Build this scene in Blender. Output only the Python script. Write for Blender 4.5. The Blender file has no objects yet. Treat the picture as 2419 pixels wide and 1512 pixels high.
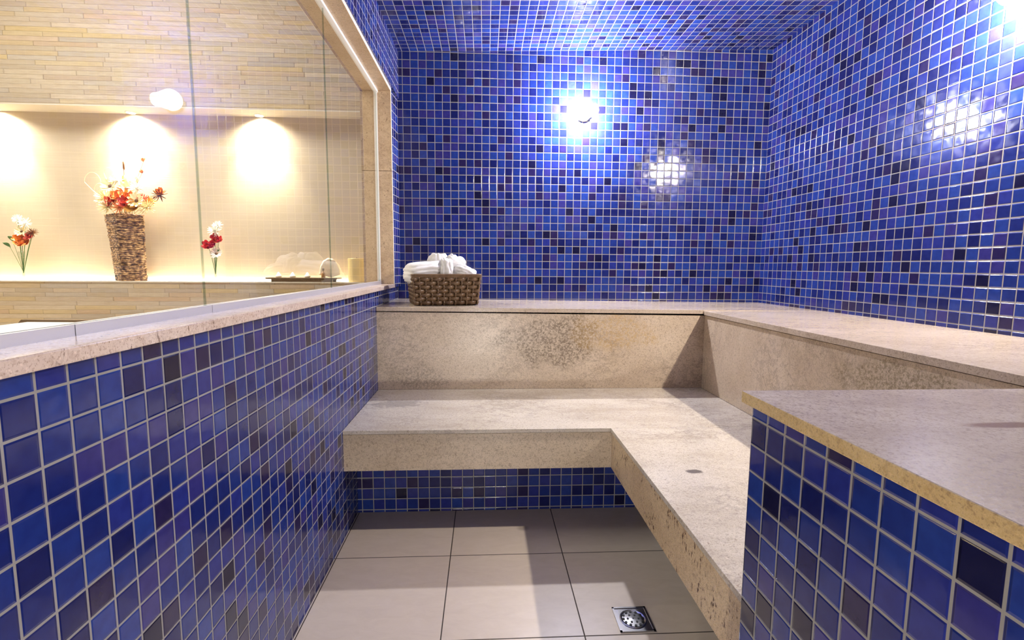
import bpy, bmesh, math, random
from mathutils import Vector, Matrix, noise
random.seed(7)
C = bpy.context.scene
COL = C.collection
W, H = 2419, 1512
# ------------------------------------------------------------------ camera
F_PX, PITCH, YAW, ROLL = 1172.43, 0.10739, 0.05506, 0.00702
fw = Vector((math.sin(YAW)*math.cos(PITCH), math.cos(YAW)*math.cos(PITCH), -math.sin(PITCH)))
rt0 = Vector((math.cos(YAW), -math.sin(YAW), 0)); up0 = rt0.cross(fw)
rt = rt0*math.cos(ROLL) + up0*math.sin(ROLL); up = -rt0*math.sin(ROLL) + up0*math.cos(ROLL)
cam = bpy.data.objects.new('camera', bpy.data.cameras.new('camera')); COL.objects.link(cam)
cam.data.sensor_width = 36.0; cam.data.sensor_fit = 'HORIZONTAL'
cam.data.lens = F_PX/W*36.0; cam.data.clip_start = 0.02
M = Matrix((rt, up, -fw)).transposed().to_4x4(); cam.matrix_world = M
C.camera = cam
# ------------------------------------------------------------------ world, exposure
w = bpy.data.worlds.new('world'); C.world = w; w.use_nodes = True
w.node_tree.nodes['Background'].inputs[0].default_value = (0.9, 0.85, 0.8, 1)
w.node_tree.nodes['Background'].inputs[1].default_value = 0.02
vs = C.view_settings
vs.view_transform = 'Standard'; vs.look = 'None'; vs.gamma = 1.0; vs.use_curve_mapping = False
vs.exposure = 0.38
# lamp powers (lamps themselves are built with their fixtures below)
LAMP_BACK = 1600.0; LAMP_RIGHT = 1900.0; FILL_LOW = 16.0  # the low one powers an added fill light
COOL = (0.90, 0.90, 1.0)
INCAN = (1.0, 0.90, 0.78)
WARM = (1.0, 0.89, 0.72)
def area_lamp(name, loc, size, power, color, rot=(0, 0, 0), sy=None):
    l = bpy.data.lights.new(name, 'AREA'); l.size = size; l.energy = power; l.color = color
    if sy: l.shape = 'RECTANGLE'; l.size_y = sy
    o = bpy.data.objects.new(name, l); o.location = loc; o.rotation_euler = rot; COL.objects.link(o); return o

# ------------------------------------------------------------------ room numbers (metres, camera at the origin)
XL, XR, YB, YF = -0.57, 1.87, 3.30, -0.85
FZ = -1.11
T = 0.05
def ceil_z(x): return 1.332 + 0.0335*(x + 0.55)
OX = -0.73            # outer face of the window wall
Y_JAMB, Z_HEAD = 3.10, 1.028
SILL_TOP, SILL_LOW = -0.112, -0.134

# ------------------------------------------------------------------ node helpers
class NT:
    def __init__(s, name):
        s.m = bpy.data.materials.new(name); s.m.use_nodes = True; s.t = s.m.node_tree
        s.t.nodes.clear(); s.out = s.t.nodes.new('ShaderNodeOutputMaterial')
    def put(s, sock, v):
        if isinstance(v, bpy.types.NodeSocket): s.t.links.new(v, sock)
        elif v is not None:
            if hasattr(sock.default_value, '__len__') and not hasattr(v, '__len__'): v = (v,)*len(sock.default_value)
            if hasattr(v, '__len__') and len(v) == 3 and len(sock.default_value) == 4: v = tuple(v)+(1,)
            sock.default_value = v
    def n(s, typ, ins=None, out=0, **kw):
        nd = s.t.nodes.new('ShaderNode'+typ)
        for k, v in kw.items(): setattr(nd, k, v)
        for k, v in (ins or {}).items(): s.put(nd.inputs[k], v)
        s.last = nd
        return nd.outputs[out]
    def math(s, op, a, b=None, c=None):
        return s.n('Math', {0: a, 1: b, 2: c} if c is not None else ({0: a, 1: b} if b is not None else {0: a}), operation=op)
    def vmath(s, op, a, b=None, out=0): return s.n('VectorMath', {0: a, 1: b} if b is not None else {0: a}, out=out, operation=op)
    def mix(s, f, a, b, blend='MIX'):
        nd = s.t.nodes.new('ShaderNodeMix'); nd.data_type = 'RGBA'; nd.blend_type = blend
        s.put(nd.inputs[0], f); s.put(nd.inputs[6], a); s.put(nd.inputs[7], b); return nd.outputs[2]
    def mr(s, v, a, b, c=0.0, d=1.0, smooth=True):
        return s.n('MapRange', {0: v, 1: a, 2: b, 3: c, 4: d}, interpolation_type='SMOOTHSTEP' if smooth else 'LINEAR')
    def ramp(s, f, stops, mode='LINEAR'):
        nd = s.t.nodes.new('ShaderNodeValToRGB'); nd.color_ramp.interpolation = mode
        e = nd.color_ramp.elements
        while len(e) < len(stops): e.new(0.5)
        for i, (p, c) in enumerate(stops): e[i].position = p; e[i].color = tuple(c)+(1,) if len(c) == 3 else c
        s.put(nd.inputs[0], f); return nd.outputs[0]
    def noise(s, v, scale, detail=4, rough=0.5, out=0, dist=0.0):
        return s.n('TexNoise', {'Vector': v, 'Scale': scale, 'Detail': detail, 'Roughness': rough, 'Distortion': dist}, out=out)
    def sep(s, v):
        nd = s.t.nodes.new('ShaderNodeSeparateXYZ'); s.put(nd.inputs[0], v); return nd.outputs
    def comb(s, x, y, z=0.0): return s.n('CombineXYZ', {0: x, 1: y, 2: z})
    def bump(s, h, strength=1.0, dist=0.001, normal=None):
        return s.n('Bump', {'Height': h, 'Strength': strength, 'Distance': dist, 'Normal': normal})
    def bsdf(s, color, rough, normal=None, **k):
        ins = {'Base Color': color, 'Roughness': rough, 'Normal': normal}
        ins.update({a.replace('_', ' '): b for a, b in k.items()})
        o = s.n('BsdfPrincipled', ins); s.t.links.new(o, s.out.inputs[0]); return s.m
    def pos(s): return s.n('NewGeometry', out=0)
    def uv(s): return s.n('TexCoord', out=2)
def lin(r, g, b):
    f = lambda c: (c/255/12.92) if c/255 <= .04045 else ((c/255+.055)/1.055)**2.4
    return (f(r), f(g), f(b))
def simple(name, color, rough=0.5, metal=0.0, **k):
    a = NT(name); return a.bsdf(color, rough, Metallic=metal, **k)

# ------------------------------------------------------------------ materials
def mosaic(name, seed):
    a = NT(name); uv = a.uv()
    cell = a.vmath('FLOOR', uv); f = a.vmath('FRACTION', uv)
    wn = a.n('TexWhiteNoise', {'Vector': a.vmath('ADD', cell, (seed, seed*2.3, 0))}, out=0)
    wc = a.last.outputs[1]
    fx, fy, _ = a.sep(f)
    ax = a.math('ABSOLUTE', a.math('SUBTRACT', fx, .5)); ay = a.math('ABSOLUTE', a.math('SUBTRACT', fy, .5))
    m = a.math('MAXIMUM', ax, ay)
    grout = a.mr(m, .457, .469)
    col = a.ramp(wn, [(0, (.007, .007, .036)), (.045, (.018, .013, .065)), (.10, (.008, .012, .090)), (.22, (.011, .020, .135)),
                      (.40, (.013, .030, .180)), (.58, (.020, .030, .198)), (.74, (.017, .042, .226)), (.91, (.032, .030, .175))], 'CONSTANT')
    mott = a.noise(uv, 2.2, 3)
    col = a.mix(a.mr(mott, .3, .75, 0, .45), col, a.mix(1.0, col, (.55, .45, .62), 'MULTIPLY'))
    gn = a.noise(uv, .35, 3)
    gcol = a.mix(gn, lin(128, 124, 116), lin(158, 154, 148))
    col = a.mix(grout, col, gcol)
    rough = a.mix(grout, a.mr(a.noise(uv, 1.3, 2), .3, .7, .07, .16), .75)
    tilt = a.vmath('DOT_PRODUCT', a.vmath('SUBTRACT', wc, (.5, .5, .5)), a.vmath('SUBTRACT', f, (.5, .5, .5)), out=1)
    bev = a.mr(m, .40, .468, 1.0, 0.0)
    h = a.math('ADD', a.math('MULTIPLY', tilt, 1.2), bev)
    h = a.math('ADD', h, a.math('MULTIPLY', a.noise(uv, 1.1, 1), .55))
    return a.bsdf(col, rough, a.bump(h, 1.0, .001), IOR=1.5)

def granite(name, light, mid, dark, rough=.22, marks=None, flecks=.6, vein=.5, fleck_lo=.63):
    a = NT(name); p = a.pos()
    st = a.n('Mapping', {'Vector': p, 'Scale': (1, 2.2, 1.6), 'Rotation': (.1, .25, .5)})
    big = a.noise(st, 1.8, 8, .66, dist=.15)
    col = a.mix(a.mr(big, .36, .68), light, mid)
    g1 = a.noise(p, 230, 3, .7)
    col = a.mix(a.mr(g1, .50, .68, 0, .62), col, dark)
    col = a.mix(a.mr(a.noise(p, 85, 4, .7), .50, .66, 0, .35), col, (dark[0]*1.15, dark[1]*1.15, dark[2]*1.15))
    col = a.mix(a.mr(a.noise(p, 140, 2, .6), .56, .78, 0, .55), col, (light[0]*1.25, light[1]*1.22, light[2]*1.2))
    v1 = a.noise(a.n('Mapping', {'Vector': p, 'Scale': (7, 13, 12), 'Rotation': (.3, .2, .5)}), 1.0, 9, .72, dist=.35)
    vv = a.math('ABSOLUTE', a.math('SUBTRACT', v1, .5))
    vm = a.math('MULTIPLY', a.mr(vv, .0, .045, vein, 0), a.mr(a.noise(p, 2.6, 3), .40, .62))
    col = a.mix(vm, col, (dark[0]*.8, dark[1]*.8, dark[2]*.85))
    sp = a.noise(a.n('Mapping', {'Vector': p, 'Scale': (1, 1, .5)}), 105, 3, .6)
    fm = a.math('MULTIPLY', a.mr(sp, fleck_lo, fleck_lo+.045, 0, flecks), a.mr(a.noise(p, 11, 3), .42, .60))
    col = a.mix(fm, col, lin(92, 62, 42))
    for mk in (marks or []):
        (ctr, rad, c, st_, sc, lo) = mk[:6]; c_sp = len(mk) > 6
        d = a.vmath('LENGTH', a.vmath('DIVIDE', a.vmath('SUBTRACT', p, ctr), rad), out=1)
        if c_sp: st_ = a.math('MULTIPLY', a.mr(a.noise(p, 95, 4, .75), .47, .56, .12, 1), st_)
        msk = a.mr(a.math('ADD', d, a.math('MULTIPLY', a.math('SUBTRACT', a.noise(p, sc, 5, .7), .5), lo)), .55, 1.0, st_, 0)
        col = a.mix(msk, col, c)
    return a.bsdf(col, a.mr(g1, .3, .7, rough*.8, rough*1.25), a.bump(g1, .25, .0004), IOR=1.5)

def patchy(ctr, rad, c, st): return (ctr, rad, c, st, 9, 1.6, 1)
G_L, G_M, G_D = lin(214, 202, 186), lin(192, 174, 150), lin(126, 104, 82)
M_SEAT = granite('granite_seat', lin(208, 198, 182), lin(186, 174, 156), lin(132, 120, 110), .13, flecks=.45, vein=.38,
                 marks=[((.683, 1.523, -.66), (.035, .02, .03), lin(88, 80, 78), .85, 60, .8),
                        ((-.42, 2.36, -.66), (.14, .08, .03), lin(120, 118, 118), .5, 30, 2.2)])
M_BENCH = granite('granite_upper_bench', lin(206, 190, 170), lin(188, 170, 148), lin(140, 120, 100), .16, flecks=.35, vein=.3)
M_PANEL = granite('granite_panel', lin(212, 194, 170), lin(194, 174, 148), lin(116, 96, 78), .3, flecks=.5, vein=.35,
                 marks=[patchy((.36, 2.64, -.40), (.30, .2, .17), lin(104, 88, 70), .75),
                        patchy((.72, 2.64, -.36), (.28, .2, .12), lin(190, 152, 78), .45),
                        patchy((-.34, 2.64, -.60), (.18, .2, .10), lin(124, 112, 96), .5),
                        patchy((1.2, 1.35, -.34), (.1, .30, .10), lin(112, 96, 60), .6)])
M_APRON = granite('granite_apron', lin(210, 192, 166), lin(192, 172, 144), lin(114, 96, 76), .3, flecks=.5, vein=.2)
M_APRON2 = granite('granite_flecked_apron', lin(214, 190, 154), lin(194, 168, 132), lin(116, 86, 60), .3, flecks=1.0, vein=.25, fleck_lo=.575)
M_LEDGE = granite('granite_ledge', lin(200, 186, 168), lin(178, 162, 144), lin(122, 106, 98), .14, flecks=.15, vein=.12,
                 marks=[((.775, .672, -.228), (.085, .016, .02), lin(128, 100, 78), .8, 30, .5)])
M_EDGE = granite('granite_ledge_edge', lin(214, 188, 136), lin(196, 166, 112), lin(134, 104, 66), .3, flecks=.2, vein=.1)
M_SILL = granite('granite_sill', lin(226, 208, 194), lin(212, 190, 172), lin(150, 120, 100), .16, flecks=.9, vein=.3)
M_JAMB = granite('granite_frame', lin(206, 182, 150), lin(188, 162, 130), lin(130, 104, 78), .3, flecks=.7, vein=.25)
M_TILE = mosaic('blue_glass_mosaic', 3.0)
M_TILE2 = mosaic('blue_glass_mosaic_ledge', 11.0)

def floor_mat():
    a = NT('beige_porcelain_floor'); p = a.pos(); x, y, z = a.sep(p)
    u = a.math('DIVIDE', a.math('ADD', x, .131+.434*4), .434); v = a.math('DIVIDE', a.math('SUBTRACT', y, 1.376-.438*6), .438)
    cell = a.vmath('FLOOR', a.comb(u, v)); f = a.vmath('FRACTION', a.comb(u, v)); fx, fy, _ = a.sep(f)
    m = a.math('MAXIMUM', a.math('ABSOLUTE', a.math('SUBTRACT', fx, .5)), a.math('ABSOLUTE', a.math('SUBTRACT', fy, .5)))
    gr = a.mr(m, .4945, .497)
    wn = a.n('TexWhiteNoise', {'Vector': cell})
    st = a.n('Mapping', {'Vector': p, 'Scale': (10, 26, 1), 'Rotation': (0, 0, .5)})
    col = a.mix(a.noise(st, 1.0, 8, .7, dist=.8), lin(200, 184, 164), lin(226, 212, 194))
    col = a.mix(a.mr(wn, 0, 1, 0, .12), col, lin(160, 142, 128))
    d = a.vmath('LENGTH', a.vmath('DIVIDE', a.vmath('SUBTRACT', p, (.163, 2.005, FZ)), (.035, .03, .05)), out=1)
    col = a.mix(a.mr(d, .2, 1, .5, 0), col, lin(96, 84, 70))
    col = a.mix(gr, col, lin(70, 60, 52))
    return a.bsdf(col, a.mix(gr, .34, .8), a.bump(a.math('SUBTRACT', 1.0, gr), .6, .001), IOR=1.45)
M_FLOOR = floor_mat()

def strip_mat():
    a = NT('split_stone_strips'); x, y, z = a.sep(a.pos())
    hz = a.math('DIVIDE', a.math('ADD', z, 5.0), .030)
    row = a.math('FLOOR', hz); fz = a.math('FRACT', hz)
    rn = a.n('TexWhiteNoise', {'W': row}, noise_dimensions='1D')
    L = a.math('ADD', .22, a.math('MULTIPLY', rn, .34))
    ux = a.math('DIVIDE', a.math('ADD', a.math('ADD', x, 20.0), a.math('MULTIPLY', rn, 7.31)), L)
    cx = a.math('FLOOR', ux); fx = a.math('FRACT', ux)
    wn = a.n('TexWhiteNoise', {'Vector': a.comb(cx, row, 3.0)})
    col = a.ramp(wn, [(0, lin(206, 190, 166)), (.2, lin(222, 206, 180)), (.45, lin(212, 194, 170)), (.6, lin(224, 200, 150)),
                      (.72, lin(216, 204, 186)), (.86, lin(198, 186, 170)), (.93, lin(218, 190, 158)), (1, lin(228, 212, 188))])
    p = a.pos()
    n2 = a.noise(a.n('Mapping', {'Vector': p, 'Scale': (8, 8, 60)}), 1.5, 6, .7)
    col = a.mix(a.mr(n2, .3, .8, 0, .45), col, lin(180, 152, 112))
    jz = a.mr(a.math('ABSOLUTE', a.math('SUBTRACT', fz, .5)), .455, .49)
    jx = a.mr(a.math('ABSOLUTE', a.math('SUBTRACT', fx, .5)), .488, .498)
    j = a.math('MAXIMUM', jz, jx)
    col = a.mix(a.math('MULTIPLY', j, .30), col, lin(130, 104, 76))
    h = a.math('ADD', a.math('MULTIPLY', wn, .8), a.math('MULTIPLY', n2, .6)); h = a.math('MULTIPLY', h, a.math('SUBTRACT', 1.0, j))
    return a.bsdf(col, .75, a.bump(h, .7, .004))
M_STRIP = strip_mat()
def brushed_mat():
    a = NT('brushed_plaster_niche'); p = a.pos()
    n1 = a.noise(a.n('Mapping', {'Vector': p, 'Scale': (3, 3, 160)}), 1.0, 5, .6)
    col = a.mix(n1, lin(200, 184, 158), lin(218, 203, 180))
    return a.bsdf(col, .5, a.bump(n1, .3, .0008))
M_NICHE = brushed_mat()
M_PLASTER = simple('cream_plaster', lin(236, 226, 208), .7)
M_WHITE = simple('white_metal_lit_channel', lin(245, 245, 242), .3)  # on the glass channels this white stands in for bright light on aluminium
M_POL = simple('pale_polished_granite_edge', lin(236, 224, 208), .25)
M_ALU = simple('satin_aluminium', (.78, .79, .82), .28, 1.0)
M_CHAN = simple('brushed_channel_aluminium', (.80, .80, .84), .42, .85)
M_STEEL = simple('polished_steel', (.62, .62, .64), .22, 1.0)
M_DARK = simple('drain_hole_black', (.006, .006, .006), .6)
M_JOINT = simple('clear_silicone', (.45, .50, .48), .3)

def glass_mat(name, tint, ior=1.5, rough=0.0):
    a = NT(name)
    tr = a.n('BsdfTransparent', {'Color': tint}); gl = a.n('BsdfGlossy', {'Color': (1, 1, 1), 'Roughness': rough})
    bf = a.n('NewGeometry', out=6)
    fr = a.math('MULTIPLY', a.n('Fresnel', {'IOR': ior}), a.math('SUBTRACT', 1.0, bf))
    mx = a.n('MixShader', {0: fr, 1: tr, 2: gl}); a.t.links.new(mx, a.out.inputs[0]); return a.m
M_GLASS = glass_mat('clear_window_glass', (.975, .985, .97))
M_GEDGE = glass_mat('green_glass_edge', (.70, .77, .73), 1.25, .1)
M_VGLASS = glass_mat('thin_vase_glass', (.93, .96, .94))
def emis(name, col, s):
    a = NT(name); e = a.n('Emission', {'Color': col, 'Strength': s}); a.t.links.new(e, a.out.inputs[0]); return a.m

# ------------------------------------------------------------------ mesh helpers
def box(bm, x0, x1, y0, y1, z0, z1, mi=0):
    v = [bm.verts.new(p) for p in ((x0, y0, z0), (x1, y0, z0), (x1, y1, z0), (x0, y1, z0), (x0, y0, z1), (x1, y0, z1), (x1, y1, z1), (x0, y1, z1))]
    fs = []
    for q in ((0, 3, 2, 1), (4, 5, 6, 7), (0, 1, 5, 4), (1, 2, 6, 5), (2, 3, 7, 6), (3, 0, 4, 7)):
        f = bm.faces.new([v[i] for i in q]); f.material_index = mi; fs.append(f)
    return v
def prism(bm, pts, z0, z1, mi=0):
    b = [bm.verts.new((x, y, z0)) for x, y in pts]; t = [bm.verts.new((x, y, z1)) for x, y in pts]; n = len(pts)
    bm.faces.new(b[::-1]).material_index = mi; bm.faces.new(t).material_index = mi
    for i in range(n): bm.faces.new((b[i], b[(i+1) % n], t[(i+1) % n], t[i])).material_index = mi
def lathe(bm, prof, cx=0, cy=0, seg=24, mi=0, axis='z', cap=True):
    rings = []
    for r, h in prof:
        ring = []
        for k in range(seg):
            t = 2*math.pi*k/seg; a, b = r*math.cos(t), r*math.sin(t)
            p = (cx+a, cy+b, h) if axis == 'z' else ((cx+a, h, cy+b) if axis == 'y' else (h, cx+a, cy+b))
            ring.append(bm.verts.new(p))
        rings.append(ring)
    for i in range(len(rings)-1):
        for k in range(seg):
            bm.faces.new((rings[i][k], rings[i][(k+1) % seg], rings[i+1][(k+1) % seg], rings[i+1][k])).material_index = mi
    if cap:
        bm.faces.new(rings[0][::-1]).material_index = mi; bm.faces.new(rings[-1]).material_index = mi
def tube(bm, pts, r0, r1=None, seg=6, mi=0):
    r1 = r0 if r1 is None else r1; pts = [Vector(p) for p in pts]; rings = []
    for i, p in enumerate(pts):
        d = (pts[min(i+1, len(pts)-1)] - pts[max(i-1, 0)]).normalized()
        a = d.cross(Vector((0, 0, 1)));
        if a.length < .05: a = d.cross(Vector((1, 0, 0)))
        a.normalize(); b = d.cross(a); r = r0 + (r1-r0)*i/(len(pts)-1)
        rings.append([bm.verts.new(p + r*(a*math.cos(2*math.pi*k/seg) + b*math.sin(2*math.pi*k/seg))) for k in range(seg)])
    for i in range(len(rings)-1):
        for k in range(seg): bm.faces.new((rings[i][k], rings[i][(k+1) % seg], rings[i+1][(k+1) % seg], rings[i+1][k])).material_index = mi
    bm.faces.new(rings[0][::-1]).material_index = mi; bm.faces.new(rings[-1]).material_index = mi
def obj(name, bm, mats, parent=None, smooth=False, uv=None, bevel=0, recalc=True):
    if recalc: bmesh.ops.recalc_face_normals(bm, faces=bm.faces)
    me = bpy.data.meshes.new(name)
    if uv is not None:
        L = bm.loops.layers.uv.new('UVMap'); bm.normal_update()
        for f in bm.faces:
            n = f.normal; ax = max(range(3), key=lambda i: abs(n[i]))
            for l in f.loops:
                x, y, z = l.vert.co
                l[L].uv = ((y-uv[1])/T, (z-uv[2])/T) if ax == 0 else (((x-uv[0])/T, (z-uv[2])/T) if ax == 1 else ((x-uv[0])/T, (y-uv[1])/T))
    bm.to_mesh(me); bm.free()
    if smooth:
        for p in me.polygons: p.use_smooth = True
    for m in (mats if isinstance(mats, (list, tuple)) else [mats]): me.materials.append(m)
    o = bpy.data.objects.new(name, me); COL.objects.link(o)
    if parent:
        o.parent = parent
        if not parent.get('_local'): o.matrix_parent_inverse = parent.matrix_basis.inverted()
    if bevel:
        b = o.modifiers.new('bevel', 'BEVEL'); b.width = bevel; b.segments = 2; b.limit_method = 'ANGLE'; b.angle_limit = .6
    return o
def tag(o, label, cat, group=None):
    o['label'] = label; o['category'] = cat
    if group: o['group'] = group
    return o
def struct(o, label=None):
    o['kind'] = 'structure'
    if label: o['label'] = label
    return o
def empty(name, loc=(0, 0, 0), rz=0):
    o = bpy.data.objects.new(name, None); o.location = loc; o.rotation_euler = (0, 0, rz); o.empty_display_size = .05
    COL.objects.link(o); o.matrix_basis = o.matrix_basis; return o
def local(o):           # parts of this thing are modelled in its own coordinates
    o['_local'] = 1; return o
def B(): return bmesh.new()

# ------------------------------------------------------------------ the setting: steam room
UV0 = (-.52, .599, -.163)
bm = B(); box(bm, -.95, XR, YF, YB, FZ-.12, FZ)
struct(obj('floor', bm, M_FLOOR), 'beige square porcelain floor tiles of the steam room')
bm = B(); box(bm, -.60, XR+.1, YB, YB+.12, FZ, 1.52)
struct(obj('wall_back', bm, M_TILE, uv=(-.52, 0, 1.0845)), 'blue glass mosaic back wall with the round white lamp')
bm = B(); box(bm, XR, XR+.12, YF, YB, FZ, 1.52)
struct(obj('wall_right', bm, M_TILE, uv=(0, YB, 1.0845)), 'blue glass mosaic wall on the right above the upper bench')
bm = B(); box(bm, OX, XR, YF-.12, YF, FZ, 1.52)
struct(obj('wall_front', bm, M_TILE, uv=(-.52, 0, 1.0845)), 'blue glass mosaic wall behind the viewer')
# window wall: below the sill, pier beside the back wall, lintel; one mesh
bm = B()
box(bm, OX, XL, YF, YB+.1, FZ, SILL_LOW)
v = box(bm, OX, XL, Y_JAMB+.02, YB+.1, SILL_LOW, Z_HEAD+.02)
for q in v:
    if q.co.x > -.6 and q.co.y > YB: q.co.x = -.545
v = box(bm, OX, XL, YF, YB+.1, Z_HEAD+.02, 1.5)
for q in v:
    if q.co.x > -.6 and (q.co.y > YB or q.co.z > 1.4): q.co.x = -.545
struct(obj('wall_left', bm, M_TILE, uv=UV0), 'blue glass mosaic wall below and around the big window')
bm = B(); v = box(bm, OX-.05, XR+.1, YF-.1, YB+.1, 1.4, 1.6)
for q in v:
    q.co.z = ceil_z(q.co.x) if q.co.z < 1.5 else 1.7
struct(obj('ceiling', bm, M_TILE, uv=(-.52, YB, 0)), 'blue glass mosaic ceiling')
# under-bench recess walls
bm = B(); box(bm, XL, .72, 2.17, 2.27, FZ, -.68); box(bm, .72, .82, .89, 2.27, FZ, -.68)
struct(obj('wall_recess', bm, M_TILE, uv=(-.55, 2.17, FZ+.012)), 'blue mosaic plinth wall set back under the lower bench')

# granite frame of the window
def slab(name, dims, m, label, bev=.002):
    bm = B(); box(bm, *dims)
    for f in bm.faces:
        f.normal_update()
        if f.normal.x > .5 and m is M_JAMB: f.material_index = 1
    return struct(obj(name, bm, [m, M_POL], bevel=bev), label)
slab('trim_1', (OX-.01, XL+.014, YF, Y_JAMB+.02, SILL_LOW, SILL_TOP), M_SILL, 'speckled pinkish granite sill under the window')
slab('trim_2', (OX-.01, XL+.012, Y_JAMB, Y_JAMB+.02, SILL_TOP, .565), M_JAMB, 'lower granite jamb piece at the far end of the window')
slab('trim_3', (OX-.01, XL+.012, Y_JAMB, Y_JAMB+.02, .567, Z_HEAD-.0), M_JAMB, 'upper granite jamb piece at the far end of the window')
slab('trim_4', (OX-.01, XL+.012, YF, Y_JAMB+.02, Z_HEAD, Z_HEAD+.02), M_JAMB, 'granite head piece along the top of the window')
GX = -.645
slab('trim_5', (GX-.012, GX+.012, YF, Y_JAMB, Z_HEAD-.012, Z_HEAD), M_WHITE, 'aluminium channel holding the glass at the head, bright light put in as white', 0)  # aluminium; its lit brightness is put into the white colour
slab('trim_6', (GX-.012, GX+.008, Y_JAMB-.008, Y_JAMB, SILL_TOP, Z_HEAD-.012), M_WHITE, 'thin aluminium channel along the jamb', 0)
bm = B()
for a0, a1 in ((YF, .798), (.8, 1.188), (1.19, 2.088), (2.09, Y_JAMB-.008)):
    box(bm, GX+.0035, GX+.011, a0, a1, SILL_TOP, SILL_TOP+.018); box(bm, GX-.012, GX-.0035, a0, a1, SILL_TOP, SILL_TOP+.018)
struct(obj('trim_7', bm, M_CHAN), 'brushed aluminium channel holding the glass on the sill')
win = struct(empty('window_1', (GX, 1.2, SILL_TOP)), 'frameless fixed glass panes looking into the next room')
joints = [YF, -.72, .23, 1.18, 2.13, Y_JAMB-.008]
for a0, a1 in zip(joints[:-1], joints[1:]):
    bm = B(); box(bm, GX-.003, GX+.003, a0+.0012, a1-.0012, SILL_TOP+.004, Z_HEAD-.010)
    for f in bm.faces:
        f.normal_update()
        if abs(f.normal.y) > .5: f.material_index = 1
    o = obj('glass_pane', bm, [M_GLASS, M_GEDGE], win)

# ------------------------------------------------------------------ benches
# upper bench: granite top (two pieces) over granite risers
ub = tag(empty('upper_bench', (1.2, 3.0, FZ)), 'upper L-shaped granite bench running along back and right blue walls', 'bench')
def zt(x): return -.2155 - (x+.57)/(1.77)*.0175
bm = B(); v = box(bm, XL+.001, XR-.001, 2.63, YB-.001, -1, 0)
for q in v: q.co.z = zt(min(q.co.x, 1.2)) - (.022 if q.co.z < -.5 else 0)
obj('bench_top', bm, M_BENCH, ub, bevel=.0015)
bm = B(); v = box(bm, 1.19, XR-.001, .888, 2.629, -.2555, -.2325)
obj('bench_top', bm, M_BENCH, ub, bevel=.0015)
bm = B(); box(bm, XL, 1.202, 2.638, 2.66, -.661, -.262)
v = [q for q in bm.verts if q.co.z > -.4]
for q in v: q.co.z = zt(q.co.x) - .027
obj('riser_panel', bm, M_PANEL, ub)
bm = B(); box(bm, 1.20, 1.222, .888, 2.637, -.661, -.259)
obj('riser_panel', bm, M_PANEL, ub)
# lower bench
lb = tag(empty('lower_bench', (.85, 2.3, FZ)), 'lower L-shaped granite seat bench with hollow foot space under it', 'bench')
bm = B(); box(bm, XL+.0005, 1.199, 1.965, 2.637, -.677, -.661)
obj('seat_slab', bm, M_SEAT, lb, bevel=.0012)
bm = B(); box(bm, .52, 1.199, .888, 1.9643, -.677, -.661)
obj('seat_slab', bm, M_SEAT, lb, bevel=.0012)
bm = B(); box(bm, XL, .545, 1.972, 1.992, -.832, -.680)
obj('front_panel', bm, M_APRON, lb)
bm = B(); box(bm, .527, .547, .887, 1.971, -.832, -.680)
obj('front_panel', bm, M_APRON2, lb)
# ledge in the foreground
ld = tag(empty('tiled_ledge', (.85, .3, FZ)), 'blue tiled block with thick granite top in the right foreground', 'ledge')
bm = B(); box(bm, .4888, XR-.001, YF+.002, .86, FZ, -.250)
for f in list(bm.faces): pass
obj('tiled_body', bm, M_TILE2, ld, uv=(.4888, .86, -.271), bevel=.002)
bm = B(); v = box(bm, .481, XR-.001, YF+.002, .886, -.250, -.228)
for f in bm.faces:
    f.normal_update()
    if abs(f.normal.z) < .5: f.material_index = 1
obj('granite_top', bm, [M_LEDGE, M_EDGE], ld, bevel=.002)

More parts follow.
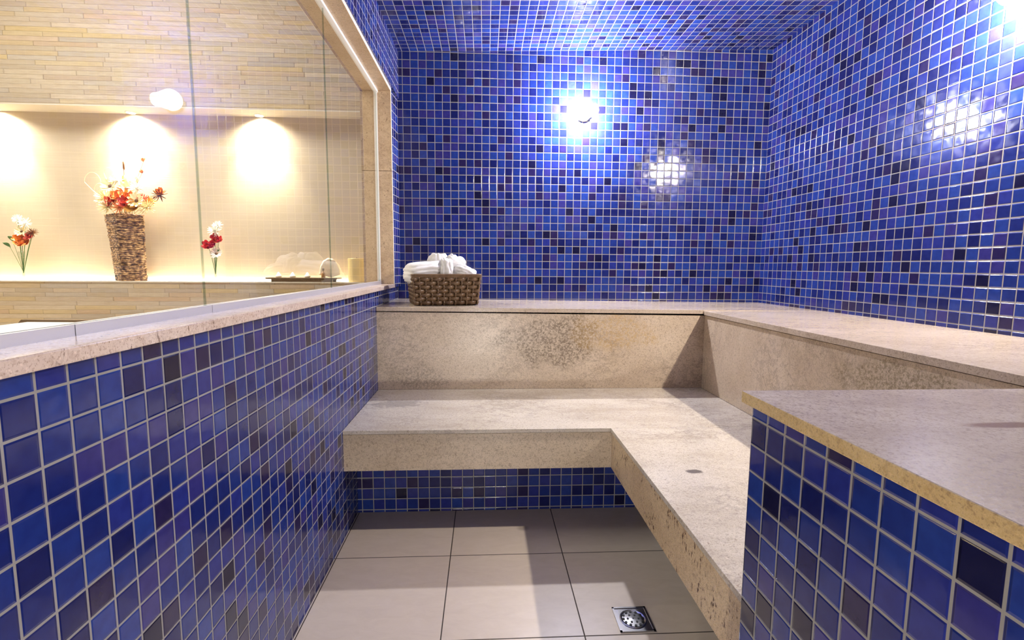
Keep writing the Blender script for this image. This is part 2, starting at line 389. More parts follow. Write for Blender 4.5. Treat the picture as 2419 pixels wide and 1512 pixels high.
# ------------------------------------------------------------------ wall lamps of the steam room
def wall_lamp(name, label, loc, rz, watts, col):
    """bulkhead lamp: round steel plate on the wall, frosted jar lying sideways, end cap. local +x = along the wall, +y = out of the wall"""
    r = local(tag(empty(name, loc, rz), label, 'lamp', None))
    b = B(); lathe(b, [(.052, 0), (.052, .012), (.046, .018), (.02, .02)], 0, 0, 32, axis='y'); obj('wall_plate', b, M_STEEL, r, smooth=False)
    b = B(); tube(b, [(0, .015, 0), (0, .060, 0)], .014, seg=16); obj('stem', b, M_STEEL, r)
    # frosted bulb: wide round end at -x narrowing towards +x
    b = B(); prof = []
    for i in range(17):
        t = i/16; x = -.095 + .175*t
        rr = .062*math.sqrt(max(0, 1-((x+.033)/.062)**2)) if x < -.02 else .060 + (.040-.060)*min(1, (x+.02)/.06)
        if x > .055: rr = .040*math.sqrt(max(0, 1-((x-.055)/.0255)**2))
        prof.append((max(rr, .002), -x))
    lathe(b, prof, .085, 0, 28, axis='x')
    a = NT('frosted_glass_'+label[:20]); e = a.n('Emission', {'Color': col, 'Strength': 9.0}); tr = a.n('BsdfTransparent', {'Color': (1, 1, 1)})
    a.t.links.new(a.n('MixShader', {0: .35, 1: tr, 2: e}), a.out.inputs[0])
    obj('frosted_bulb', b, a.m, r, smooth=True)
    b = B(); bmesh.ops.create_uvsphere(b, u_segments=20, v_segments=12, radius=.021)
    for v_ in b.verts: v_.co = Vector((v_.co.x*1.3+.012, v_.co.y+.085, v_.co.z))
    obj('filament_core', b, emis('lamp_core', col, watts/(4*math.pi*math.pi*.024**2)), r, smooth=True)
    b = B(); pts = []  # added shield, keeps the bulb's light off the wall right behind it
    for k in range(40):
        t = 2*math.pi*k/40; pts.append((.020+.036*math.cos(t), .034*math.sin(t)))
    f0 = [b.verts.new((x, .020, z)) for x, z in pts]; f1 = [b.verts.new((x, .026, z)) for x, z in pts]
    b.faces.new(f0); b.faces.new(f1[::-1])
    for k in range(40): b.faces.new((f0[k], f0[(k+1) % 40], f1[(k+1) % 40], f1[k]))
    obj('added_light_shield', b, M_WHITE, r)
    return r
wall_lamp('wall_lamp', 'glowing white bulb lamp on the blue back wall', (.635, YB, .982), math.pi, LAMP_BACK/10, COOL)
wall_lamp('wall_lamp', 'glowing white bulb lamp on the right blue wall at the top corner', (XR, 1.645, .95), math.pi/2, LAMP_RIGHT/10, INCAN)

sl = tag(empty('added_fill_light', (-.05, YF, -.86)), 'added low round fill light, unseen on the wall behind the viewer', 'lamp')  # added unseen light, fills the shade under the benches
b = B(); lathe(b, [(.075, YF+.001), (.075, YF+.022), (.062, YF+.026)], -.05, -.86, 36, axis='y'); obj('ring', b, M_STEEL, sl)
b = B(); lathe(b, [(.060, YF+.0265), (.060, YF+.030)], -.05, -.86, 36, axis='y'); obj('diffuser', b, emis('added_fill_glow', (1.0, .95, .88), FILL_LOW/(math.pi*math.pi*.06**2)), sl)

# ------------------------------------------------------------------ floor drain
dr = tag(empty('floor_drain', (.47, 1.44, FZ)), 'square steel floor drain with round perforated grate in the beige floor', 'drain')
DX0, DX1, DY0, DY1 = .415, .525, 1.383, 1.493
bm = B(); v = box(bm, DX0, DX1, DY0, DY1, FZ+.0002, FZ+.002); obj('frame', bm, M_STEEL, dr, bevel=.0008)
bm = B(); 
for (a0, a1, b0, b1) in ((DX0, DX1, DY0, DY0+.006), (DX0, DX1, DY1-.006, DY1), (DX0, DX0+.006, DY0, DY1), (DX1-.006, DX1, DY0, DY1)): box(bm, a0, a1, b0, b1, FZ+.002, FZ+.0045)
obj('rim', bm, M_STEEL, dr)
bm = B(); lathe(bm, [(.042, FZ+.002), (.042, FZ+.004), (.039, FZ+.005), (.034, FZ+.0035), (.004, FZ+.005)], .47, 1.438, 40)
obj('grate', bm, M_STEEL, dr, smooth=False)
for n, rr, hr in ((12, .031, .0042), (6, .017, .0034), (1, 0, .003)):
    for k in range(n):
        t = 2*math.pi*k/n; bm = B(); lathe(bm, [(hr, FZ+.0038), (hr, FZ+.0056)], .47+rr*math.cos(t), 1.438+rr*math.sin(t), 12)
        obj('hole', bm, M_DARK, dr)

# ------------------------------------------------------------------ next room behind the glass
NY, NB = 3.60, 3.765
NZ0, NZ1 = -.124, 1.052
NX0, NX1 = -4.6, -.72
AX0 = -4.8
bm = B()
box(bm, AX0, OX+.001, NY, NB+.1, FZ, NZ0); box(bm, AX0, OX+.001, NY, NB+.1, NZ1, 2.3)
box(bm, AX0, NX0, NY, NB+.1, NZ0, NZ1); box(bm, NX1, OX+.001, NY, NB+.1, NZ0, NZ1)
struct(obj('wall_beyond', bm, M_STRIP), 'wall of thin beige stone strips beyond the glass')
bm = B(); box(bm, NX0, NX1, NB, NB+.02, NZ0, NZ1)
struct(obj('wall_niche', bm, M_NICHE), 'smooth beige back of the lit niche')
bm = B(); box(bm, NX0, NX1, NY-.006, NB, NZ0-.004, NZ0+.004); struct(obj('trim_8', bm, M_PLASTER), 'cream shelf lining at the bottom of the niche')
bm = B(); box(bm, NX0, NX1, NY-.001, NB, NZ1-.004, NZ1+.004); struct(obj('trim_9', bm, M_PLASTER), 'cream lining at the top of the niche')
bm = B(); box(bm, AX0, OX, -1.3, NB, FZ-.12, FZ); struct(obj('floor_beyond', bm, M_FLOOR), 'floor of the next room')
bm = B(); box(bm, AX0, OX, -1.3, NB, 2.2, 2.3); struct(obj('ceiling_beyond', bm, M_PLASTER), 'cream ceiling of the next room')
bm = B(); box(bm, AX0-.1, AX0, -1.3, NB+.1, FZ, 2.3); struct(obj('wall_side', bm, M_PLASTER), 'cream side wall of the next room')
bm = B(); box(bm, AX0, OX, -1.4, -1.3, FZ, 2.3); struct(obj('wall_entry', bm, M_PLASTER), 'cream near wall of the next room')
bm = B(); box(bm, OX-.02, OX, -1.3, NY, 1.6, 2.3); box(bm, OX-.02, OX, YB+.1, NY, FZ, 1.6); box(bm, OX-.02, OX, -1.3, YF, FZ, 1.6)
struct(obj('wall_party', bm, M_PLASTER), 'cream wall filling above and beside the steam room')

# spots in the niche and glowing strip at its foot
M_SPOTLENS = emis('spot_lens_glow', WARM, 40)
for k, (sx, pw) in enumerate(((-3.36, 140), (-2.46, 140), (-1.59, 140))):
    s = local(tag(empty('niche_spotlight', (sx, 3.725, NZ1-.004)), ['recessed niche spotlight at the far left of the niche', 'recessed niche spotlight above the tall woven vase', 'recessed niche spotlight between the small red flower vase and the tray'][k], 'spotlight', 'spotlights in the niche ceiling'))
    b = B(); lathe(b, [(.034, 0), (.034, -.004), (.026, -.006), (.026, 0)], 0, 0, 24, cap=False); obj('ring', b, M_ALU, s)
    b = B(); lathe(b, [(.024, -.001), (.024, -.003)], 0, 0, 24); obj('lens', b, M_SPOTLENS, s)
    for nm, en, sz, tl in (('spot_beam', pw, 78, 10), ('spot_spill', pw*.40, 158, 0)):
        l = bpy.data.lights.new(nm, 'SPOT'); l.energy = en; l.color = WARM; l.spot_size = math.radians(sz); l.spot_blend = 1.0; l.shadow_soft_size = .015
        lo = bpy.data.objects.new(nm, l); COL.objects.link(lo); lo.parent = s; lo.location = (0, 0, -.012); lo.rotation_euler = (math.radians(tl), 0, 0)
bm = B(); box(bm, NX0+.05, NX1-.05, NB-.018, NB-.004, NZ0+.004, NZ0+.012)
tag(obj('light_strip', bm, emis('strip_glow', (1.0, .90, .72), 14.0)), 'thin glowing strip along the back foot of the niche', 'light')
area_lamp('room_ceiling_light', (-2.4, 2.2, 2.17), 1.6, 47, (1.0, .99, .97), sy=1.2)


# ------------------------------------------------------------------ woven basket with towels on the upper bench
def noisy(v, s, a): return noise.noise(Vector(v)*s)*a
M_WICK = NT('dark_brown_wicker')
_p = M_WICK.pos(); M_WICK = M_WICK.bsdf(M_WICK.mix(M_WICK.noise(_p, 60, 3), lin(58, 40, 27), lin(132, 104, 74)), .3)
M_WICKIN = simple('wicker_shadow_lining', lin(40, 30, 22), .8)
BK_A = math.radians(14); BW, BD, BH = .352, .275, .172
bk = local(tag(empty('woven_basket', (-.378, 2.722, -.2165), BK_A), 'dark brown woven rectangular basket heaped with white towels on the upper bench', 'basket'))
def flare(x, y, z):
    k = z/BH*.014
    return (x + k*(x/BW*2-1), y + k*(y/BD*2-1), z)
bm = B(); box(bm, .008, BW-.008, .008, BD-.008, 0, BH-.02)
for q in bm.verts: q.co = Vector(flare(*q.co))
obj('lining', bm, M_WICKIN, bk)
bm = B()
per = [((0, 0), (BW, 0)), ((BW, 0), (BW, BD)), ((BW, BD), (0, BD)), ((0, BD), (0, 0))]
cell = .0315; rows = 7; rh = (BH-.020)/rows
def path(s):            # distance along the rounded perimeter -> point, outward normal
    Lp = 2*(BW+BD); s = s % Lp
    for (a, b) in per:
        l = abs(b[0]-a[0])+abs(b[1]-a[1])
        if s <= l:
            t = s/l; x = a[0]+(b[0]-a[0])*t; y = a[1]+(b[1]-a[1])*t
            d = ((b[0]-a[0])/l, (b[1]-a[1])/l); e = min(s, l-s); rr = .012
            ins = (rr - math.sqrt(max(0, rr*rr-(rr-min(e, rr))**2)))*.7
            return x - ins*d[1], y + ins*d[0], d[1], -d[0]
        s -= l
Lp = 2*(BW+BD); NS = 40*8; ncell = 40
for r in range(rows):
    zc_ = rh*(r+.5) + .003; prof = [(-.5, -.0035), (-.36, .0005), (0, .0022), (.36, .0005), (.5, -.0035)]
    rings = []
    for k in range(NS):
        s_ = Lp*k/NS; x, y, nx_, ny_ = path(s_)
        wv = .0056*math.cos(math.pi*ncell*k/NS + r*math.pi)
        rings.append([bm.verts.new(flare(x+nx_*(o_+wv), y+ny_*(o_+wv), zc_+pz*rh*.98)) for pz, o_ in prof])
    for k in range(NS):
        a, b = rings[k], rings[(k+1) % NS]
        for j in range(4): bm.faces.new((a[j], b[j], b[j+1], a[j+1]))
obj('woven_side', bm, M_WICK, bk, smooth=True)
bm = B()
for k in range(ncell):
    s_ = Lp*(k+.0)/ncell; x, y, nx_, ny_ = path(s_); pts = []
    for j in range(rows*6+1):
        z = .003+rh*j/6; wv = -.0052*math.cos(math.pi*(j/6-.5)+k*math.pi) if True else 0
        pts.append(flare(x+nx_*(wv-.0008), y+ny_*(wv-.0008), z))
    tube(bm, pts, .0052, seg=6)
obj('stakes', bm, M_WICK, bk, smooth=True)
bm = B()
for zz, rr in ((BH-.014, .006), (BH-.005, .0065)):
    ring = []
    for k in range(160):
        x, y, nx_, ny_ = path(Lp*k/160); ring.append(flare(x+nx_*.001, y+ny_*.001, zz))
    ring.append(ring[0]); tube(bm, ring, rr, seg=8)
obj('rim', bm, M_WICK, bk, smooth=True)

M_TOWEL = NT('white_terry'); _p = M_TOWEL.pos()
M_TOWEL = M_TOWEL.bsdf(M_TOWEL.mix(M_TOWEL.noise(_p, 30, 2), lin(205, 201, 196), lin(222, 219, 215)), .95, M_TOWEL.bump(M_TOWEL.noise(_p, 900, 2), .6, .001))
def towel(loc, size, rot, fold, seed, label, nf=5, amp=.008):
    """a folded hand towel: rounded slab whose layers show as ridges, softened with noise"""
    bm = B(); bmesh.ops.create_grid(bm, x_segments=2, y_segments=2, size=1); bm.clear()
    nu, nv = 72, 44; vs_ = []
    for i in range(nv+1):
        ph = -math.pi/2 + math.pi*i/nv; ring = []
        for j in range(nu):
            th = 2*math.pi*j/nu
            f = lambda c, e: math.copysign(abs(c)**e, c)
            x = f(math.cos(ph), .55)*f(math.cos(th), .6); y = f(math.cos(ph), .55)*f(math.sin(th), .6); z = f(math.sin(ph), .7)
            p = Vector((x, y, z)); q = p + Vector((seed*3.1, seed, 0))
            ridge = abs(math.sin((fold[0]*x+fold[1]*y+fold[2]*z)*nf + 1.6*noise.noise(q*1.4)))**.6
            d = 1 + .16*noise.noise(q*1.3) + .05*noise.noise(q*4)
            c = Vector((p.x*size[0]*d, p.y*size[1]*d, p.z*size[2]*d))
            c += p.normalized()*(ridge-.6)*amp
            c += Vector((0, 0, -1))*size[2]*.35*max(0, p.x*p.x+p.y*p.y-.55)
            ring.append(bm.verts.new(c))
        vs_.append(ring)
    for i in range(nv):
        for j in range(nu): bm.faces.new((vs_[i][j], vs_[i][(j+1) % nu], vs_[i+1][(j+1) % nu], vs_[i+1][j]))
    bmesh.ops.remove_doubles(bm, verts=bm.verts, dist=.0004)
    o = obj('white_towel', bm, M_TOWEL, smooth=True)
    o.matrix_basis = Matrix.Translation(loc) @ Matrix.Rotation(BK_A+rot[2], 4, 'Z') @ Matrix.Rotation(rot[1], 4, 'Y') @ Matrix.Rotation(rot[0], 4, 'X')
    return tag(o, label, 'towel', 'white towels heaped in the woven basket')
def bkp(x, y, z):
    c_, s_ = math.cos(BK_A), math.sin(BK_A); return Vector((-.378+x*c_-y*s_, 2.722+x*s_+y*c_, -.2165+z))
towel(bkp(.072, .142, BH+.010), (.120, .118, .056), (.1, -.16, .1), (.3, .5, 2.2), 1, 'big creased white towel bulging over the left rim of the basket', 4, .007)
towel(bkp(.155, .19, BH+.055), (.050, .070, .062), (0, .1, .25), (2.4, 0, .5), 2, 'white towel standing up as the highest peak of the heap', 3, .007)
towel(bkp(.185, .09, BH+.022), (.036, .080, .064), (.12, .05, -.1), (2.6, .2, .3), 3, 'narrow white towel folded upright in the middle front of the heap', 3, .006)
towel(bkp(.245, .16, BH+.034), (.062, .095, .066), (-.1, .22, -.15), (1.2, .3, 2.0), 4, 'white towel with ragged folds right of the highest peak', 6, .008)
towel(bkp(.285, .10, BH+.004), (.072, .088, .044), (.08, .30, .12), (.2, .4, 2.4), 5, 'flat white towel sloping down to the right rim of the basket', 4, .006)

# ------------------------------------------------------------------ things in the lit niche
SH = NZ0 + .0045
def leafy(name, col, rough=.6): return simple(name, lin(*col), rough)
M_TWIG = NT('stacked_brown_twigs'); _p = M_TWIG.pos()
M_TWIG = M_TWIG.bsdf(M_TWIG.ramp(M_TWIG.noise(M_TWIG.n('Mapping', {'Vector': _p, 'Scale': (45, 45, 95)}), 1.0, 3, .6), [(.36, lin(58, 38, 28)), (.50, lin(134, 98, 68)), (.62, lin(214, 176, 128))]), .6)
vx, vy = -2.520, 3.682
vz = local(tag(empty('woven_vase', (vx, vy, SH)), 'tall brown vase of stacked twigs holding dried flowers in the lit niche', 'vase'))
bm = B(); NL = 36; VH = .465
rnd = random.Random(3)
for i in range(NL):
    z = VH*(i+.5)/NL; k = .104 + .014*i/NL; sh = .016-.030*i/NL
    cr = [(-k+sh, 0), (0+sh*.5, -.076), (k+sh*.2+.004, 0), (0, .076)]
    for j in range(4):
        a, b = Vector(cr[j]), Vector(cr[(j+1) % 4]); d = (b-a).normalized(); ex = rnd.uniform(.001, .008); off = rnd.uniform(-.0025, .0035)
        nrm = Vector((d.y, -d.x)); a2 = a - d*ex + nrm*off; b2 = b + d*ex*.6 + nrm*off
        n_ = 5; pts = [(a2.x+(b2.x-a2.x)*t/n_, a2.y+(b2.y-a2.y)*t/n_ , z+rnd.uniform(-.0012, .0012)) for t in range(n_+1)]
        tube(bm, pts, VH/NL*.50, VH/NL*.56, seg=7)
obj('twig_wall', bm, M_TWIG, vz, smooth=True)
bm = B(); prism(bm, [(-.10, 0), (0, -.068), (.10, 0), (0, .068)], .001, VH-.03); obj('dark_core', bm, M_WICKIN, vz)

def petals(bm, n, L_, wd, tilt, cup=.3, jit=.15, rng=random, r0=.15):
    for k in range(n):
        t = 2*math.pi*k/n + rng.uniform(-jit, jit); d = Vector((math.cos(t), math.sin(t), 0)); s_ = Vector((-d.y, d.x, 0)); tl = tilt + rng.uniform(-jit, jit)
        rows_ = []
        for i in range(5):
            u = i/4; ww = wd*math.sin(math.pi*min(.97, .12+.82*u))**.7; rr = L_*(r0+(1-r0)*u)
            c = d*rr*math.cos(tl+cup*u) + Vector((0, 0, rr*math.sin(tl+cup*u)))
            rows_.append([bm.verts.new(c - s_*ww*.5 + Vector((0, 0, ww*.18))), bm.verts.new(c), bm.verts.new(c + s_*ww*.5 + Vector((0, 0, ww*.18)))])
        for a, b in zip(rows_[:-1], rows_[1:]):
            for j in range(2): bm.faces.new((a[j], a[j+1], b[j+1], b[j]))
PM = {n: leafy('petal_'+n, c) for n, c in dict(cream=(250, 236, 190), orange=(236, 150, 70), red=(208, 84, 58), gold=(232, 182, 84), peach=(240, 170, 110), white=(250, 246, 236), pink=(214, 66, 74), brown=(140, 92, 48)).items()}
M_STEM = leafy('dry_stem', (150, 130, 80)); M_GREEN = leafy('leaf_green', (84, 120, 62)); M_CENTRE = leafy('dark_flower_centre', (96, 66, 36))
def flower(head, foot, colour, kind, size, label, group, facing=(0, -1, .45), cat='flower', stem=M_STEM):
    size *= 1.34; head = (head[0], head[1], head[2] - (.016 if head[2] > .33 else 0))
    head, foot = Vector(head), Vector(foot); head.x *= head.y/3.69
    r = local(tag(empty('dried_flower' if cat == 'flower' else cat, foot), label, cat, group)); h = head-foot
    rng = random.Random(hash((round(head.x*1000), round(head.z*1000))) & 0xffff)
    mid = h*.55 + Vector((0, 0, .012)); b = B(); tube(b, [(0, 0, 0), mid, h], .0016, seg=5); obj('stem', b, stem, r)
    f = Vector(facing).normalized(); q = Vector((0, 0, 1)).rotation_difference(f).to_matrix()
    b = B()
    if kind == 'daisy': petals(b, 11, size, size*.42, .1, .25, .12, rng)
    elif kind == 'rose':
        for (nn, ss, tt) in ((7, 1, .15), (6, .8, .6), (5, .6, 1.0), (3, .4, 1.3)): petals(b, nn, size*ss, size*.62*ss, tt, .5, .2, rng, .05)
    elif kind == 'tuft':
        for (nn, ss, tt) in ((16, 1, .0), (14, .95, .5), (10, .9, .95)): petals(b, nn, size*ss, size*.14, tt, .1, .2, rng, .02)
    for v_ in b.verts: v_.co = q @ v_.co + h
    obj('petals', b, PM[colour], r)
    if kind == 'daisy':
        b = B(); bmesh.ops.create_icosphere(b, subdivisions=2, radius=size*.24)
        for v_ in b.verts: v_.co = q @ Vector((v_.co.x, v_.co.y, v_.co.z*.6+size*.04)) + h
        obj('centre', b, M_CENTRE, r, smooth=True)
    return r
GV = 'dried flowers in the tall woven vase'
mouth = lambda i: (vx + .05*math.sin(i*2.4), vy + .02*math.cos(i*1.7), SH+VH-.03)
fl = [((-2.600, 3.62, .435), 'red', 'rose', .042, 'red dried bloom on the left of the big bouquet'),
      ((-2.505, 3.60, .425), 'red', 'rose', .045, 'dark red bloom low in the middle of the big bouquet'),
      ((-2.545, 3.63, .475), 'orange', 'rose', .046, 'orange bloom left of centre high in the big bouquet'),
      ((-2.490, 3.62, .470), 'orange', 'rose', .040, 'orange bloom right of centre in the big bouquet'),
      ((-2.455, 3.60, .400), 'gold', 'rose', .048, 'golden bloom just above the vase mouth'),
      ((-2.400, 3.62, .452), 'red', 'tuft', .038, 'spiky pinkish red flower right in the big bouquet'),
      ((-2.440, 3.59, .442), 'cream', 'daisy', .044, 'cream daisy with dark eye right of the bouquet centre'),
      ((-2.500, 3.64, .530), 'cream', 'daisy', .044, 'cream daisy with brown eye above the bouquet centre'),
      ((-2.610, 3.64, .545), 'cream', 'daisy', .042, 'pale daisy at the upper left of the bouquet'),
      ((-2.650, 3.62, .460), 'cream', 'tuft', .050, 'cream feathery flower reaching far left of the vase'),
      ((-2.635, 3.61, .405), 'cream', 'tuft', .050, 'cream feathery flower low at the left rim of the vase'),
      ((-2.370, 3.61, .405), 'cream', 'tuft', .046, 'cream feathery flower low at the right rim of the vase'),
      ((-2.560, 3.60, .400), 'peach', 'tuft', .040, 'peach feathery flower over the left of the vase mouth'),
      ((-2.430, 3.64, .535), 'white', 'tuft', .042, 'white feathery flower high on the right of the bouquet'),
      ((-2.560, 3.66, .585), 'white', 'tuft', .040, 'white feathery flower high on the left of the bouquet'),
      ((-2.280, 3.62, .485), 'brown', 'tuft', .040, 'brownish orange flower on a long stem leaning right'),
      ((-2.272, 3.62, .505), 'orange', 'rose', .028, 'small orange bloom at the tip of the stem leaning right'),
      ((-2.372, 3.66, .725), 'peach', 'rose', .016, 'small round seed head highest on the right of the bouquet'),
      ((-2.388, 3.66, .645), 'peach', 'rose', .015, 'small round seed head below the highest seed head'),
      ((-2.425, 3.66, .600), 'white', 'rose', .018, 'small white ball flower above the bouquet'),
      ((-2.345, 3.64, .440), 'gold', 'tuft', .038, 'golden feathery flower at the right of the bouquet'),
      ((-2.520, 3.66, .430), 'gold', 'tuft', .050, 'golden grass tuft in the heart of the bouquet')]
for i, (hd, c_, kd, sz, lb_) in enumerate(fl): flower(hd, mouth(i), c_, kd, sz, lb_, GV)
# cattail and curly twigs
ct = local(tag(empty('cattail', (vx+.01, vy, SH+VH-.03)), 'tall brown cattail rising straight above the bouquet', 'cattail', GV))
b = B(); tube(b, [(0, 0, 0), (.008, -.01, .15), (.012, -.01, .40)], .002, seg=6); obj('stem', b, M_STEM, ct)
b = B(); lathe(b, [(.003, .17), (.013, .18), (.014, .24), (.012, .285), (.003, .297)], .010, -.01, 14); obj('seed_head', b, PM['gold'], ct, smooth=True)
b = B(); lathe(b, [(.002, .33), (.006, .34), (.006, .385), (.001, .395)], .012, -.01, 10); obj('tip', b, PM['brown'], ct, smooth=True)
for i, (dx, rr_, tw) in enumerate(((-.10, .050, 1), (-.16, .060, .9), (-.06, .035, 1.1))):
    pts = [(0, 0, 0)]
    for k in range(26):
        t = k/25*math.pi*1.7*tw; pts.append((dx - rr_*math.cos(t)*.9 + .01*i, -.02, .10+.06*i + rr_*math.sin(t)*1.1 + .08))
    b = B(); tube(b, pts, .0014, .0007, seg=5)
    o = obj('curly_twig', b, PM['cream']); o.location = (vx-.02, vy-.02, SH+VH-.03)
    tag(o, ['curled pale twig looping nearest the cattail', 'curled pale twig looping farthest left above the bouquet', 'short curled pale twig inside the larger loops'][i], 'twig', GV)

# bud vases
def bud_vase(x, label):
    r = local(tag(empty('bud_vase', (x, 3.66, SH)), label, 'vase', 'clear bud vases in the niche'))
    b = B(); lathe(b, [(.030, 0), (.032, .004), (.010, .010), (.008, .05), (.012, .12), (.021, .200), (.0195, .200), (.010, .12), (.006, .055), (.004, .02)], 0, 0, 28)
    obj('glass', b, M_VGLASS, r, smooth=True); return r
bud_vase(-3.215, 'slim clear glass vase with orange and green bouquet at far left')
bud_vase(-1.915, 'slim clear glass vase with red flowers between spotlights')
G1, G2 = 'flowers in the left glass vase', 'flowers in the right glass vase'
for i, (dx, z, c_, kd, sz, lb_) in enumerate([(.0, .135, 'orange', 'rose', .045, 'big orange bloom low in the left glass vase'), (-.035, .165, 'orange', 'rose', .030, 'orange bloom left in the left glass vase'),
      (.045, .175, 'red', 'rose', .030, 'red bloom right in the left glass vase'), (.062, .205, 'brown', 'tuft', .028, 'brown tuft at the right edge of the left glass vase'),
      (-.01, .215, 'cream', 'daisy', .032, 'cream daisy at the top of the left glass vase'), (.02, .27, 'white', 'tuft', .034, 'white feathery tip above the left glass vase'), (-.03, .30, 'white', 'tuft', .026, 'highest white feathery tip above the left glass vase')]):
    flower((-3.215+dx, 3.63, z), (-3.215, 3.66, SH+.05), c_, kd, sz, lb_, G1, stem=M_GREEN)
for i, (dx, z, c_, kd, sz, lb_) in enumerate([(-.055, .125, 'pink', 'rose', .036, 'red bloom hanging left in the right glass vase'), (-.02, .135, 'pink', 'rose', .030, 'red bloom in the middle of the right glass vase'),
      (.02, .165, 'red', 'rose', .030, 'dark red bloom right in the right glass vase'), (-.005, .185, 'pink', 'rose', .026, 'small red bloom upper middle in the right glass vase'),
      (.0, .075, 'white', 'daisy', .034, 'white daisy at the mouth of the right glass vase'), (-.005, .235, 'white', 'tuft', .036, 'white feathery tip above the right glass vase'), (.02, .27, 'white', 'tuft', .028, 'highest white feathery tip above the right glass vase')]):
    flower((-1.915+dx, 3.63, z), (-1.915, 3.66, SH+.05), c_, kd, sz, lb_, G2, stem=M_GREEN)
def leaf(x, z, ax, az, label, group):
    b = B(); tube(b, [(0, 0, 0), (ax*.5, -.015, az*.6), (ax*.7, -.02, az*.8)], .0012, seg=5)
    n_ = 8; L_ = []
    for k in range(n_+1):
        u = k/n_; c = Vector((ax*(.6+.5*u), -.02-.008*u, az*(.75+.3*u-.15*u*u))); wd = .014*math.sin(math.pi*u)+.0005
        L_.append([b.verts.new(c+Vector((-az, 0, ax)).normalized()*wd), b.verts.new(c+Vector((0, -.003, 0))), b.verts.new(c-Vector((-az, 0, ax)).normalized()*wd)])
    for a_, b_ in zip(L_[:-1], L_[1:]):
        for j in range(2): b.faces.new((a_[j], a_[j+1], b_[j+1], b_[j]))
    o = obj('leaf', b, M_GREEN); o.location = (x, 3.66, SH+.06); tag(o, label, 'leaf', group)
leaf(-3.215, 0, -.085, .22, 'green leaf pointing left beside the orange blooms', G1)
leaf(-3.215, 0, -.05, .27, 'upright green leaf behind the orange blooms', G1)
leaf(-3.215, 0, .07, .26, 'green leaf leaning right behind the orange blooms', G1)
leaf(-1.915, 0, .045, .18, 'green leaf beside the red flowers of the right glass vase', G2)

# tray with shells and small white cones, bottle, candle
M_TRAY = simple('dark_bamboo', lin(98, 76, 52), .5)
ty = 3.665
tr = tag(empty('low_tray', (-1.30, ty, SH)), 'low dark brown slatted tray stand on the niche shelf', 'tray')
bm = B(); box(bm, -1.548, -1.050, ty-.06, ty+.06, SH+.020, SH+.030); obj('top', bm, M_TRAY, tr, bevel=.002)
bm = B(); box(bm, -1.512, -1.086, ty-.05, ty-.042, SH, SH+.0198); obj('front_rail', bm, M_TRAY, tr)
bm = B(); box(bm, -1.512, -1.086, ty+.042, ty+.05, SH, SH+.0198); obj('back_rail', bm, M_TRAY, tr)
M_SHELL = simple('pale_shell', lin(236, 220, 196), .4, Transmission_Weight=.0, Subsurface_Weight=0)
def shell(x, y, z, wd, ht, n, label):
    bm = B(); bmn = 26; nr = 10; g = []
    for j in range(nr+1):
        row_ = []
        for i in range(bmn*3+1):
            a = math.pi*(.03+.94*i/(bmn*3)); rr = j/nr; sc = .5 + .5*abs(math.sin(a*n/2)); ed = 1-.05*(1-sc)*rr
            row_.append(bm.verts.new((wd*.5*math.cos(a)*rr*ed, -.035*math.sin(rr*math.pi*.55)-.004*sc*rr+.03, ht*math.sin(a)**.8*rr*ed)))
        g.append(row_)
    for j in range(nr):
        for i in range(bmn*3): bm.faces.new((g[j][i], g[j][i+1], g[j+1][i+1], g[j+1][i]))
    bmesh.ops.remove_doubles(bm, verts=bm.verts, dist=.0002)
    o = obj('fan_shell', bm, M_SHELL, smooth=True); m_ = o.modifiers.new('thick', 'SOLIDIFY'); m_.thickness = .004
    o.location = (x, y, z); return tag(o, label, 'shell')
shell(-1.125, ty+.03, SH+.030, .150, .142, 13, 'round pale fan-shaped shell standing on the right end of the tray')
for i, x in enumerate((-1.471, -1.373, -1.270)):
    bm = B(); lathe(bm, [(.016, 0), (.021, .006), (.019, .014), (.012, .022), (.006, .034), (.001, .038)], 0, 0, 20)
    o = obj('small_cone_candle', bm, PM['white'], smooth=True); o.location = (x, ty-.02, SH+.030)
    tag(o, ['leftmost small white peaked candle on the tray', 'middle small white peaked candle on the tray', 'small white peaked candle nearest the brown bottle'][i], 'candle', 'small white candles on the tray')
bt = local(tag(empty('small_bottle', (-1.158, ty-.02, SH+.030)), 'tiny brown bottle standing on the tray before the round shell', 'bottle'))
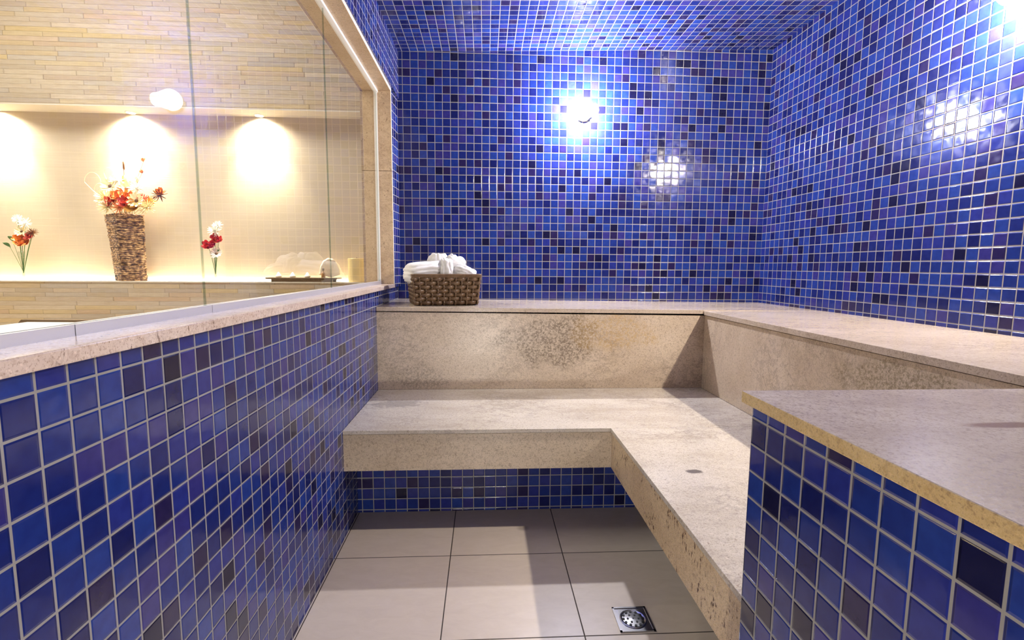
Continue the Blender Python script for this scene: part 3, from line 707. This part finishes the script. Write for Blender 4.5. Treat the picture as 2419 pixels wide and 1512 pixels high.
b = B(); lathe(b, [(.013, 0), (.014, .003), (.013, .034), (.006, .042), (.005, .052)], 0, 0, 18); obj('body', b, simple('brown_bottle', lin(150, 110, 66), .3), bt, smooth=True)
b = B(); lathe(b, [(.008, .0522), (.008, .066)], 0, 0, 14); obj('cap', b, M_TRAY, bt)
pc = local(tag(empty('pillar_candle', (-.925, 3.67, SH)), 'thick pale yellow pillar candle beside the window jamb', 'candle'))
b = B(); lathe(b, [(.0605, 0), (.062, .003), (.062, .166), (.059, .170), (.050, .168), (.004, .166)], 0, 0, 40); obj('wax', b, simple('yellow_wax', lin(238, 214, 150), .45), pc, smooth=False)
b = B(); tube(b, [(0, 0, .166), (.001, 0, .178)], .0015); obj('wick', b, M_DARK, pc)

# lounger in the next room, only its head end shows above the sill
lg = tag(empty('lounger', (-2.1, 2.75, FZ)), 'white cushioned lounger with brown wooden frame behind the glass, lower left', 'lounger')
prof = [(-2.80, -.47), (-2.75, -.405), (-2.675, -.325), (-1.3, -.335), (-1.3, -.47)]
def extr(bm, pr, y0, y1):
    a = [bm.verts.new((x, y0, z)) for x, z in pr]; b = [bm.verts.new((x, y1, z)) for x, z in pr]; n = len(pr)
    bm.faces.new(a); bm.faces.new(b[::-1])
    for i in range(n): bm.faces.new((a[i], b[i], b[(i+1) % n], a[(i+1) % n]))
bm = B(); extr(bm, prof, 3.0, 3.03); obj('back_rail', bm, M_TRAY, lg)
bm = B(); extr(bm, [(x+.035 if x < -2 else x-.0, z-.012) for x, z in prof], 2.36, 2.998); obj('cushion', bm, M_TOWEL, lg, bevel=.01)
bm = B(); extr(bm, prof, 2.32, 2.358); obj('front_rail', bm, M_TRAY, lg)
bm = B(); box(bm, -2.80, -1.3, 2.32, 3.03, -.52, -.485); obj('seat_board', bm, M_TRAY, lg)
for x, y in ((-2.74, 2.36), (-2.74, 2.98), (-1.36, 2.36), (-1.36, 2.98)):
    bm = B(); box(bm, x-.025, x+.025, y-.025, y+.025, FZ, -.52); obj('leg', bm, M_TRAY, lg)
for o in bpy.data.objects:
    if '_local' in o: del o['_local']
